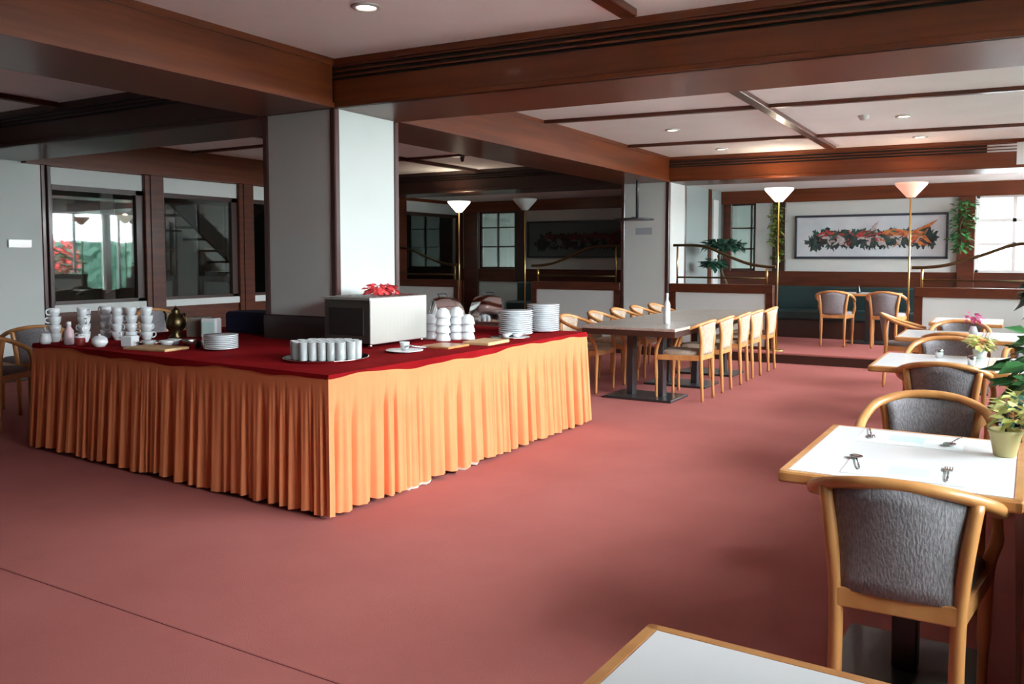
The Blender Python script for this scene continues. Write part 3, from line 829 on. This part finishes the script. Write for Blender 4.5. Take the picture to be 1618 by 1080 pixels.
cbx = tag(MB().box(-.08, .08, -.06, .06, 0, .155, .004).build('cereal_box', TAUPE, None, (-5.57, 4.48, BT), R(30)), 'brown grey cardboard box beside the white napkin holder', 'box')
nh = tag(MB().box(-.065, .065, -.05, .05, 0, .155, .01).build('napkin_holder', CERAM, None, (-5.38, 4.44, BT), R(25)), 'white napkin holder with a pale panel on the buffet', 'napkin holder')
MB().box(-.05, .05, -.054, -.05, .03, .13, .001).build('front_panel', PAPERG, nh)
nv = tag(MB().box(-.34, .34, -.16, .16, 0, .175, .02).build('covered_crate', NAVY, None, (-5.36, 5.0, BT), R(0)), 'crate covered in dark navy cloth behind the stacked saucers', 'crate')
o = pot('salt_shaker', CERAM, -4.95, 4.02, [(0, 0), (.018, 0), (.02, .03), (.014, .05), (0, .055)], 'small white salt shaker beside the saucers', 'shaker')
o = pot('pepper_shaker', IRON, -4.86, 3.90, [(0, 0), (.018, 0), (.02, .03), (.014, .05), (0, .055)], 'small black pepper shaker touching the saucers', 'shaker')

# ------------------------------------------------------------------ partitions with rails
def partition(x0, x1, name_lab, end):
    """low wall x0..x1 at Y 11.66..11.76; end = +1 when the free end is x1"""
    p = empty('low_partition', ((x0+x1)/2, 11.71, 0), 0, name_lab, 'partition', 'low partitions at the platform edge')
    h = (x1-x0)/2
    MB().box(-h+.05, h-.05, -.035, .035, .0, .92).build('infill_panel', WALLW, p)
    b = MB(); b.box(-h, h, -.06, .06, .91, 1.03, .008); b.box(-h, -h+.1, -.05, .05, 0, .92, .006); b.box(h-.1, h, -.05, .05, 0, .92, .006); b.box(-h+.1, h-.1, -.045, .045, 0, .18)
    b.build('wood_frame', MAHOG, p)
    return p
def rail(x0, x1, lab, end):
    """brass handrail on the partition from wall side (high) to free end (low)"""
    fx = x1 if end > 0 else x0; wx = x0 if end > 0 else x1
    q = empty('handrail', (wx, 11.71, 1.03), 0, lab, 'handrail', 'curved handrails on the partitions')
    L = fx-wx; s = 1 if L > 0 else -1; A = abs(L)
    pts = [(0, 0, .55), (s*.22*A, 0, .545), (s*.36*A, 0, .51), (s*.55*A, 0, .39), (s*.75*A, 0, .285), (s*.9*A, 0, .25), (s*A, 0, .245)]
    MB().tube(smoothpath(pts, 6), .02, 8).build('top_rail', BRASSD, q)
    MB().tube([(s*.06, 0, .09), (s*(A-.12), 0, .09)], .013, 8).build('lower_rail', BRASSD, q)
    for xx, z in ((.06, .55), (A-.12, .25)):
        MB().tube([(s*xx, 0, 0), (s*xx, 0, z)], .015, 8).build('post', BRASS, q)
    return q
def lamp(x, y, z0, lab, shade, power):
    t = empty('standing_lamp', (x, y, z0), 0, lab, 'lamp', 'tall brass uplighters at the partition ends')
    MB().tube([(0, 0, .02), (0, 0, 2.155-z0)], .011, 8).build('pole', BRASS, t)
    MB().lathe([(0, 0), (.10, 0), (.10, .012), (.02, .03), (0, .03)], n=20).build('base', BRASS, t)
    zb = 2.15-z0
    MB().lathe([(.0, zb), (.05, zb), (.075, zb+.03), (.185, zb+.155), (.19, zb+.18), (.183, zb+.18), (.07, zb+.035), (0, zb+.012)], n=28).build('lamp_shade', shade, t)
    if power:
        MB().lathe([(0, zb+.04), (.03, zb+.05), (.035, zb+.09), (0, zb+.11)], n=12).build('bulb', BULB, t)
        ld = bpy.data.lights.new('lamp_light', 'POINT'); ld.energy = power; ld.color = (1, .80, .55); ld.shadow_soft_size = .05
        lo = bpy.data.objects.new('lamp_light', ld); col.objects.link(lo); lo.parent = t; lo.location = (0, 0, zb+.16)
    return t
partition(-4.28, -2.80, 'low white partition with dark wood cap running from the second column to the white lamp', 1)
partition(-1.06, .93, 'low white partition with dark wood cap beside the pink shaded lamp and the window plants', -1)
partition(-6.58, -5.05, 'low partition in the dim bay, behind the plate stacks, ending at the second column', -1)
partition(-9.62, -7.98, 'low partition in the dim bay under the windows, behind the toaster', 1)
rail(-4.24, -2.78, 'curved brass handrail sweeping down from the second column to the white lamp', 1)
rail(-1.10, .55, 'curved handrail rising from the pink shaded lamp towards the window', -1)
rail(-6.60, -5.08, 'dark curved handrail in the dim bay ending at the second column', -1)
rail(-9.6, -7.96, 'dark curved handrail sweeping down to the lit lamp in the dim bay', 1)
lamp(-2.73, 11.60, PZ, 'lit uplighter with white bowl shade on a brass pole beside the fish painting', SHADEL, 10)
lamp(-1.12, 11.60, PZ, 'uplighter with pinkish bowl shade standing before the fish painting', SHADEP, 3)
lamp(-7.92, 11.60, PZ, 'lit uplighter with white bowl shade in the dim bay beyond the buffet', SHADEL, 10)
lamp(-6.66, 11.60, PZ, 'unlit uplighter with grey bowl shade in the dim bay', SHADEO, 0)

# ------------------------------------------------------------------ banquettes along the far wall
for x0, x1, lab in ((-3.9, -.3, 'dark green upholstered banquette under the fish painting'), (-8.3, -4.6, 'dark banquette under the dim painting behind the partition')):
    q = empty('banquette', ((x0+x1)/2, 14.0, PZ), 0, lab, 'banquette'); h = (x1-x0)/2
    MB().box(-h, h, .12, .26, .3, .80, .03).build('backrest', GREENV, q)
    MB().box(-h, h, -.30, .14, .28, .44, .03).build('seat', GREENV, q)
    MB().box(-h, h, -.26, .2, 0, .29).build('base', DARKW, q)

# ------------------------------------------------------------------ paintings of fish
def painting(x0, z0, lab, dull):
    W, H = 2.24, .70
    t = empty('painting', (x0+W/2, YF-.02, z0), 0, lab, 'painting')
    b = MB(); f = .035
    b.box(-W/2, W/2, -.02, .02, 0, f, .004); b.box(-W/2, W/2, -.02, .02, H-f, H, .004); b.box(-W/2, -W/2+f, -.02, .02, 0, H, .004); b.box(W/2-f, W/2, -.02, .02, 0, H, .004)
    b.build('frame', FRAMEB, t)
    cm = CANV2 if dull else CANV
    MB().box(-W/2+f, W/2-f, .0, .018, f, H-f).build('canvas', cm, t)
    rnd = random.Random(21)
    b = MB()
    lay = [0]
    def blob(cx, cz, rx, rz, mi, jit=.25, n=34, rot=0):
        lay[0] += 1
        y = -.0006-.00012*lay[0]
        b.mi = mi; n0 = len(b.v)
        b.v.append((cx, y, cz))
        for i in range(n):
            a = 2*pi*i/n; k = 1+rnd.uniform(-jit, jit)
            px, pz = rx*k*cos(a), rz*k*sin(a)
            b.v.append((cx+px*cos(rot)-pz*sin(rot), y, cz+px*sin(rot)+pz*cos(rot)))
        for i in range(n): b.face([n0, n0+1+i, n0+1+(i+1) % n])
    def poly(pts, mi):
        lay[0] += 1
        y = -.0006-.00012*lay[0]
        b.mi = mi; n0 = len(b.v)
        b.v += [(x, y, z) for x, z in pts]; b.face(list(range(n0, n0+len(pts))))
    c = H/2
    for k in range(26):
        x = -.84+1.70*k/25
        blob(x, c-.045+rnd.uniform(-.06, .05), .10, .085+rnd.uniform(-.02, .05), 0, .45, rot=rnd.uniform(-.5, .5))
    for k in range(12): blob(-.8+k*.145, c+.05+rnd.uniform(-.04, .06), .04, .05, 1, .6)
    def fish(fx, fz, m_, k=1.0):
        prof = [(-.22, .0), (-.17, .045), (-.08, .075), (.0, .07), (.10, .04), (.2, .02), (.26, .0), (.16, -.02), (.08, -.04), (-.02, -.055), (-.12, -.05), (-.19, -.03)]
        poly([(fx+x*k+rnd.uniform(-.008, .008), fz+z*k+rnd.uniform(-.008, .008)) for x, z in prof], m_)
        poly([(fx-.18*k, fz-.035), (fx-.05*k, fz-.02), (fx+.06*k, fz-.03), (fx-.02*k, fz-.06), (fx-.12*k, fz-.065)], 4)
        poly([(fx+.10*k, fz+.005), (fx+.20*k, fz-.05), (fx+.27*k, fz-.22), (fx+.20*k, fz-.15), (fx+.14*k, fz-.17), (fx+.08*k, fz-.05)], 4)
        poly([(fx-.06*k, fz-.05), (fx-.04*k, fz-.15), (fx+.0*k, fz-.17), (fx+.02*k, fz-.05)], 4)
        for q in range(4): blob(fx+rnd.uniform(-.12, .12), fz+rnd.uniform(-.02, .05), .022, .012, 0 if q % 2 else 3, .5)
    fish(-.56, c+.03, 2); fish(.02, c+.02, 2); fish(.46, c+.03, 3, 1.15)
    poly([(.02, c+.08), (.10, c+.2), (.15, c+.24), (.09, c+.09)], 4)
    poly([(.60, c+.06), (.98, c+.25), (.84, c+.11), (.80, c+.02), (.9, c-.12), (.66, c-.03)], 3)
    poly([(.64, c-.0), (.84, c-.15), (.72, c-.14), (.58, c-.05)], 3)
    poly([(.70, c+.08), (.86, c+.14), (.79, c+.06)], 0)
    for q in range(90):
        x = rnd.uniform(-.82, .80)
        blob(x, c+rnd.uniform(-.13, .09), rnd.uniform(.02, .07), rnd.uniform(.006, .016), rnd.choice((0, 0, 0, 1, 2, 4, 3 if x > .2 else 2)), .5, 9, rot=rnd.uniform(-1.1, 1.1))
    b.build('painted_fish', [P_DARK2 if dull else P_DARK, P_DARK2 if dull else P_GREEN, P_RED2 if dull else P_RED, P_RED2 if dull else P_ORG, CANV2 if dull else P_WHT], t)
    return t
painting(-3.09, 1.385, 'long framed painting of three red and orange fish on the brightly lit wall', False)
painting(-8.15, 1.40, 'long framed painting of dark red fish hanging in the dim bay beyond the buffet', True)

# ------------------------------------------------------------------ plants
def climber(x, lab, mm, z0, z1, n, seed, w=.13):
    t = empty('climbing_plant', (x, YF-.20, z0), 0, lab, 'climbing plant')
    rnd = random.Random(seed)
    h = z1-z0
    pts = [(rnd.uniform(-.04, .04), 0.01, h*k/8) for k in range(9)]
    MB().tube(smoothpath(pts, 3), .008, 5).build('stem', STEM, t)
    b = MB()
    for k in range(7): leaves(b, n//7, w*rnd.uniform(.7, 1.2), .06, h/11, rnd.uniform(-.04, .04), -.02, h*(.12+.8*k/6), .10, seed=seed*10+k, hollow=0)
    b.build('foliage', mm, t)
climber(-3.36, 'dark green climbing plant on the post beside the fish painting, below the white lamp', LEAFO, 1.3, 2.28, 170, 3, .10)
climber(-.66, 'bright green climbing plant on the wooden post at the window end of the fish painting', LEAF, 1.45, 2.25, 230, 4, .15)

t = empty('potted_tree', (-3.86, 12.7, PZ), 0, 'small dark green potted tree behind the curved brass handrail', 'potted plant')
MB().lathe([(0, 0), (.15, 0), (.19, .3), (.17, .3), (.15, .25), (0, .25)], n=20).build('pot', TERRA, t)
MB().tube(smoothpath([(0, 0, .25), (.05, 0, .55), (.12, 0, .8), (.03, 0, 1.05), (-.02, 0, 1.3)], 4), .022, 6).build('trunk', STEM, t)
b = MB(); leaves(b, 220, .28, .25, .06, .05, 0, 1.46, .13, seed=31, hollow=0); leaves(b, 120, .14, .14, .05, -.08, 0, 1.18, .12, seed=32, hollow=0)
b.build('foliage', LEAFD, t)
MB().lathe([(0, .24), (.16, .245)], n=16).build('soil', SOIL, t)

def shrub(x, y, z, lab, r, h, mm, n, seed, size=.14, potm=TERRA):
    t = empty('potted_shrub', (x, y, z), 0, lab, 'potted plant')
    MB().lathe([(0, 0), (.10, 0), (.14, .22), (.125, .22), (.11, .19), (0, .19)], n=20).build('pot', potm, t)
    b = MB()
    rnd = random.Random(seed)
    for k in range(5):
        a = rnd.uniform(0, 6.28)
        b.tube(smoothpath([(0, 0, .18), (.2*r*cos(a), .2*r*sin(a), .18+h*.4), (.7*r*cos(a), .7*r*sin(a), .18+h*.8)], 3), .008, 5)
    b.build('branches', STEM, t)
    leaves(MB(), n, r, r, h/2, 0, 0, .2+h/2, size, seed=seed, droop=.5).build('foliage', mm, t)
    return t
# planter trough beside the small tables
pl = empty('planter_trough', (.24, 4.0, 0), 0, 'long wooden planter trough beside the window, just right of the white table', 'planter')
b = MB(); b.box(-.17, .17, -1.35, -1.32, 0, .70, .004); b.box(-.17, .17, 1.32, 1.35, 0, .70, .004); b.box(-.19, -.16, -1.35, 1.35, 0, .72, .004); b.box(.16, .19, -1.35, 1.35, 0, .72, .004)
b.build('box', MAHOG, pl)
MB().box(-.16, .16, -1.32, 1.32, .02, .66).build('soil', SOIL, pl)
b = MB(); b.box(-.195, -.165, -1.36, 1.36, .70, .735, .004); b.build('edge_trim', BEECH, pl)
def trough_plant(x, y, lab, rx, ry, rz, z, mm, n, seed, size):
    t = empty('leafy_plant', (x, y, .66), 0, lab, 'plant', 'plants in the planter trough')
    leaves(MB(), n, rx, ry, rz, 0, 0, z, size, seed=seed, hollow=.2).build('foliage', mm, t)
    b = MB()
    for k in range(4): b.tube([(0, 0, 0), (.05*cos(k*1.6), .05*sin(k*1.6), z)], .006, 5)
    b.build('stem', STEM, t)
trough_plant(.17, 4.05, 'dark green leafy plant in the planter trough behind the yellow flowered pot', .17, .26, .10, .06, LEAFD, 200, 51, .09)
trough_plant(.22, 4.9, 'green leafy plant at the far end of the planter trough', .22, .30, .22, .2, LEAF, 220, 52, .12)
shrub(.46, 8.1, .72, 'large drooping dark green shrub at the window, reaching over the tables', .36, .46, LEAFD, 320, 61, .14)
shrub(.42, 6.4, .742, 'grey green shrub on the window side of the joined tables', .17, .35, LEAFD, 120, 62, .1)
# yellow plant in cream pot on first table
t = empty('potted_flower', (-.005, 3.22, .741), 0, 'cream flower pot with yellow green leaves on the white table with the spoon', 'potted plant')
MB().lathe([(0, 0), (.030, 0), (.034, .004), (.048, .075), (.052, .08), (.052, .09), (.044, .09), (.04, .075), (0, .072)], n=20).build('pot', POTY, t)
leaves(MB(), 90, .06, .06, .065, .03, 0, .155, .05, seed=71, hollow=0).build('foliage', LEAFY, t)
MB().tube([(0, 0, .07), (.005, 0, .15)], .004, 5).build('stem', STEM, t)
# pink flower in a small pot between tables
t = empty('potted_flower', (-.27, 7.98, .741), 0, 'pink flower in a small vase on the table by the armchair', 'potted plant')
MB().lathe([(0, 0), (.028, 0), (.034, .05), (.02, .09), (0, .09)], n=14).build('vase', CERAM, t)
leaves(MB(), 46, .06, .06, .04, 0, 0, .16, .05, seed=73, hollow=0).build('blossom', PINK, t)
t = empty('potted_flower', (-.17, 6.28, .741), 0, 'low pot with yellow green leaves on the joined tables', 'potted plant')
MB().lathe([(0, 0), (.035, 0), (.045, .06), (.04, .06), (0, .05)], n=14).build('pot', CERAM, t)
leaves(MB(), 60, .06, .06, .05, 0, 0, .11, .06, seed=75, hollow=0).build('foliage', LEAFY, t)

# ------------------------------------------------------------------ things laid on the first table
TZ = .7415
def mat_paper(x, y, rz, lab):
    t = empty('place_mat', (x, y, TZ), R(rz), lab, 'place mat', 'paper place mats')
    MB().box(-.17, .17, -.115, .115, 0, .0012).build('sheet', PAPERW, t)
    MB().box(-.045, .07, -.06, .05, .0012, .0016).build('printed_panel', PAPERG, t)
def cutlery(name, x, y, rz, lab, bowl):
    t = empty(name, (x, y, TZ+.003), R(rz), lab, name, 'cutlery on the small tables')
    MB().tube([(0, -.09, .002), (0, -.02, .004), (0, .05, .003)], [.0045, .003, .0035], 6, flat=.5).build('handle', CHROME, t)
    b = MB()
    if bowl:
        b.smooth = True
        rings = [[(r*.021*cos(a*pi/6), .072+r*.03*sin(a*pi/6), z) for a in range(12)] for r, z in ((1, .006), (.9, .003), (.5, .0), (.05, -.001))]
        b.loft(rings)
        b.build('bowl', CHROME, t)
    else:
        b.box(-.012, .012, .045, .065, .001, .004)
        for k in range(4): b.box(-.012+k*.007, -.009+k*.007, .065, .10, .001, .004)
        b.build('tines', CHROME, t)
mat_paper(-.27, 2.83, 0, 'white paper mat with pale green print, on the near side of the white table')
mat_paper(-.30, 3.33, 180, 'white paper mat with pale green print, on the far side of the white table')
cutlery('spoon', -.41, 2.86, 12, 'steel soup spoon at the aisle side of the near place mat', True)
cutlery('fork', -.15, 2.83, 2, 'steel fork at the window side of the near place mat', False)
cutlery('spoon', -.16, 3.36, 170, 'steel spoon at the window side of the far place mat', True)
cutlery('fork', -.44, 3.37, 190, 'steel fork at the aisle side of the far place mat', False)
for x, y, w in ((-.40, 6.18, 'far side'), (-.20, 5.85, 'near side')):
    o = tag(MB().lathe([(0, 0), (.022, 0), (.026, .05), (.02, .06), (0, .065)], n=14).build('salt_shaker', CHROME, None, (x, y, TZ)), 'small steel shaker on the joined tables, '+w, 'shaker', 'shakers on the joined tables')
o = tag(MB().lathe([(0, 0), (.03, 0), (.032, .02), (.022, .06), (.0, .13)], n=14).build('table_bottle', IRON, None, (-1.93, 13.15, PZ+.742)), 'small dark bottle on the platform table under the painting', 'bottle')

# ------------------------------------------------------------------ ceiling spots and odds
def spot(x, y, z, lab, lit):
    t = empty('ceiling_spot', (x, y, z), 0, lab, 'ceiling light', 'recessed ceiling spotlights')
    MB().lathe([(.085, 0), (.085, -.008), (.06, -.012), (.055, 0)], n=24).build('rim', RIMM, t)
    MB().lathe([(0, -.004), (.055, -.004)], n=24).build('lens', BULB if lit else CERAM, t)
for x, y, lit, lab in ((-3.24, 3.81, 1, 'lit recessed spotlight in the ceiling above the buffet corner'), (-3.35, 9.18, 1, 'recessed spotlight above the long table, the one nearer the large cross beam'),
                       (-3.37, 11.1, 1, 'recessed spotlight above the far end of the long table'), (-1.0, 9.49, 1, 'recessed spotlight above the window tables, beside the smoke detector'),
                       (-1.0, 11.2, 1, 'recessed spotlight closest to the platform on the window side')):
    spot(x, y, CZ, lab, lit)
o = MB().lathe([(0, -.05), (.035, -.045), (.05, -.02), (.055, 0)], n=20).build('smoke_detector', RIMM, None, (-1.35, 9.25, CZ)); tag(o, 'small round smoke detector on the ceiling above the window tables', 'smoke detector')
o = MB().lathe([(0, -.10), (.02, -.09), (.03, -.04), (.05, 0)], n=16).build('sprinkler', IRON, None, (-6.7, 9.9, CZ)); tag(o, 'small dark sprinkler on the ceiling of the dim bay', 'sprinkler')

hs = empty('hanging_shelf', (-4.66, 11.2, 1.93), 0, 'black disc shelf hanging on a thin rod before the second column', 'hanging shelf')
MB().lathe([(0, 0), (.29, .0), (.30, .012), (.29, .024), (.05, .03), (.02, .05), (0, .05)], n=28).build('disc', IRON, hs)
MB().tube([(.06, 0, .02), (.06, 0, 2.84-1.93)], .022, 8).build('rod', IRON, hs)
sg = MB().box(-.13, .13, -.008, .0, -.05, .05, .002).build('column_patch', mat('patch_grey', (.33, .34, .38), .6), None, (-4.68, Y2+.012, 1.79)); tag(sg, 'small grey plaque on the second column beneath the black disc shelf', 'patch')  # flat grey rectangle for the grey smudge on the column
# pale sign plate on the pier at the left
sp = MB().box(0, .012, -.13, .13, -.045, .045, .002).build('wall_sign', CERAM, None, (XW, 5.38, 1.56)); tag(sp, 'small white plate fixed to the grey pier left of the dark windows', 'sign')

# ------------------------------------------------------------------ light
w = bpy.data.worlds.new('world'); sc.world = w; w.use_nodes = True
bg = w.node_tree.nodes['Background']; bg.inputs[0].default_value = (.88, .95, 1, 1); bg.inputs[1].default_value = 40
def area(name, loc, rot, sx, sy, e=None, colr=(1, 1, 1), portal=False):
    ld = bpy.data.lights.new(name, 'AREA'); ld.shape = 'RECTANGLE'; ld.size = sx; ld.size_y = sy
    ld.color = colr
    if portal: ld.cycles.is_portal = True
    else: ld.energy = e
    o = bpy.data.objects.new(name, ld); col.objects.link(o); o.location = loc; o.rotation_euler = rot
    return o
# daylight portals, exactly in the window openings
area('window_portal', (XR+.2, (1.3+YF)/2, 1.53), (0, R(90), 0), 2.2, YF-1.3, portal=True)
area('window_portal', (.23, YF+.2, 1.75), (R(-90), 0, 0), 1.45, 1.2, portal=True)
# corridor ceiling lamps behind the glass
for y in (7.2, 10.5, 13.0):
    f = empty('ceiling_lamp', (-11.1, y, CZ-.03), 0, 'ceiling strip lamp in the corridor behind the glazed wall, '+{7.2: 'nearest the grey pier', 10.5: 'the middle one', 13.0: 'the far one'}[y], 'ceiling light', 'corridor strip lamps')
    MB().box(-.6, .6, -.05, .05, -.02, .03, .004).build('diffuser', mat('strip_diffuser', (.9, .9, .9), .5, emis=((.9, 1, .95), 3)), f)

sc.view_settings.view_transform = 'Standard'
sc.view_settings.look = 'None'
sc.view_settings.gamma = 1
sc.view_settings.use_curve_mapping = False
sc.view_settings.exposure = 0.15
sc.cycles.max_bounces = 8
sc.cycles.diffuse_bounces = 5
sc.cycles.glossy_bounces = 4
sc.cycles.transmission_bounces = 6
sc.cycles.transparent_max_bounces = 12
sc.cycles.sample_clamp_indirect = 8
sc.cycles.use_denoising = True
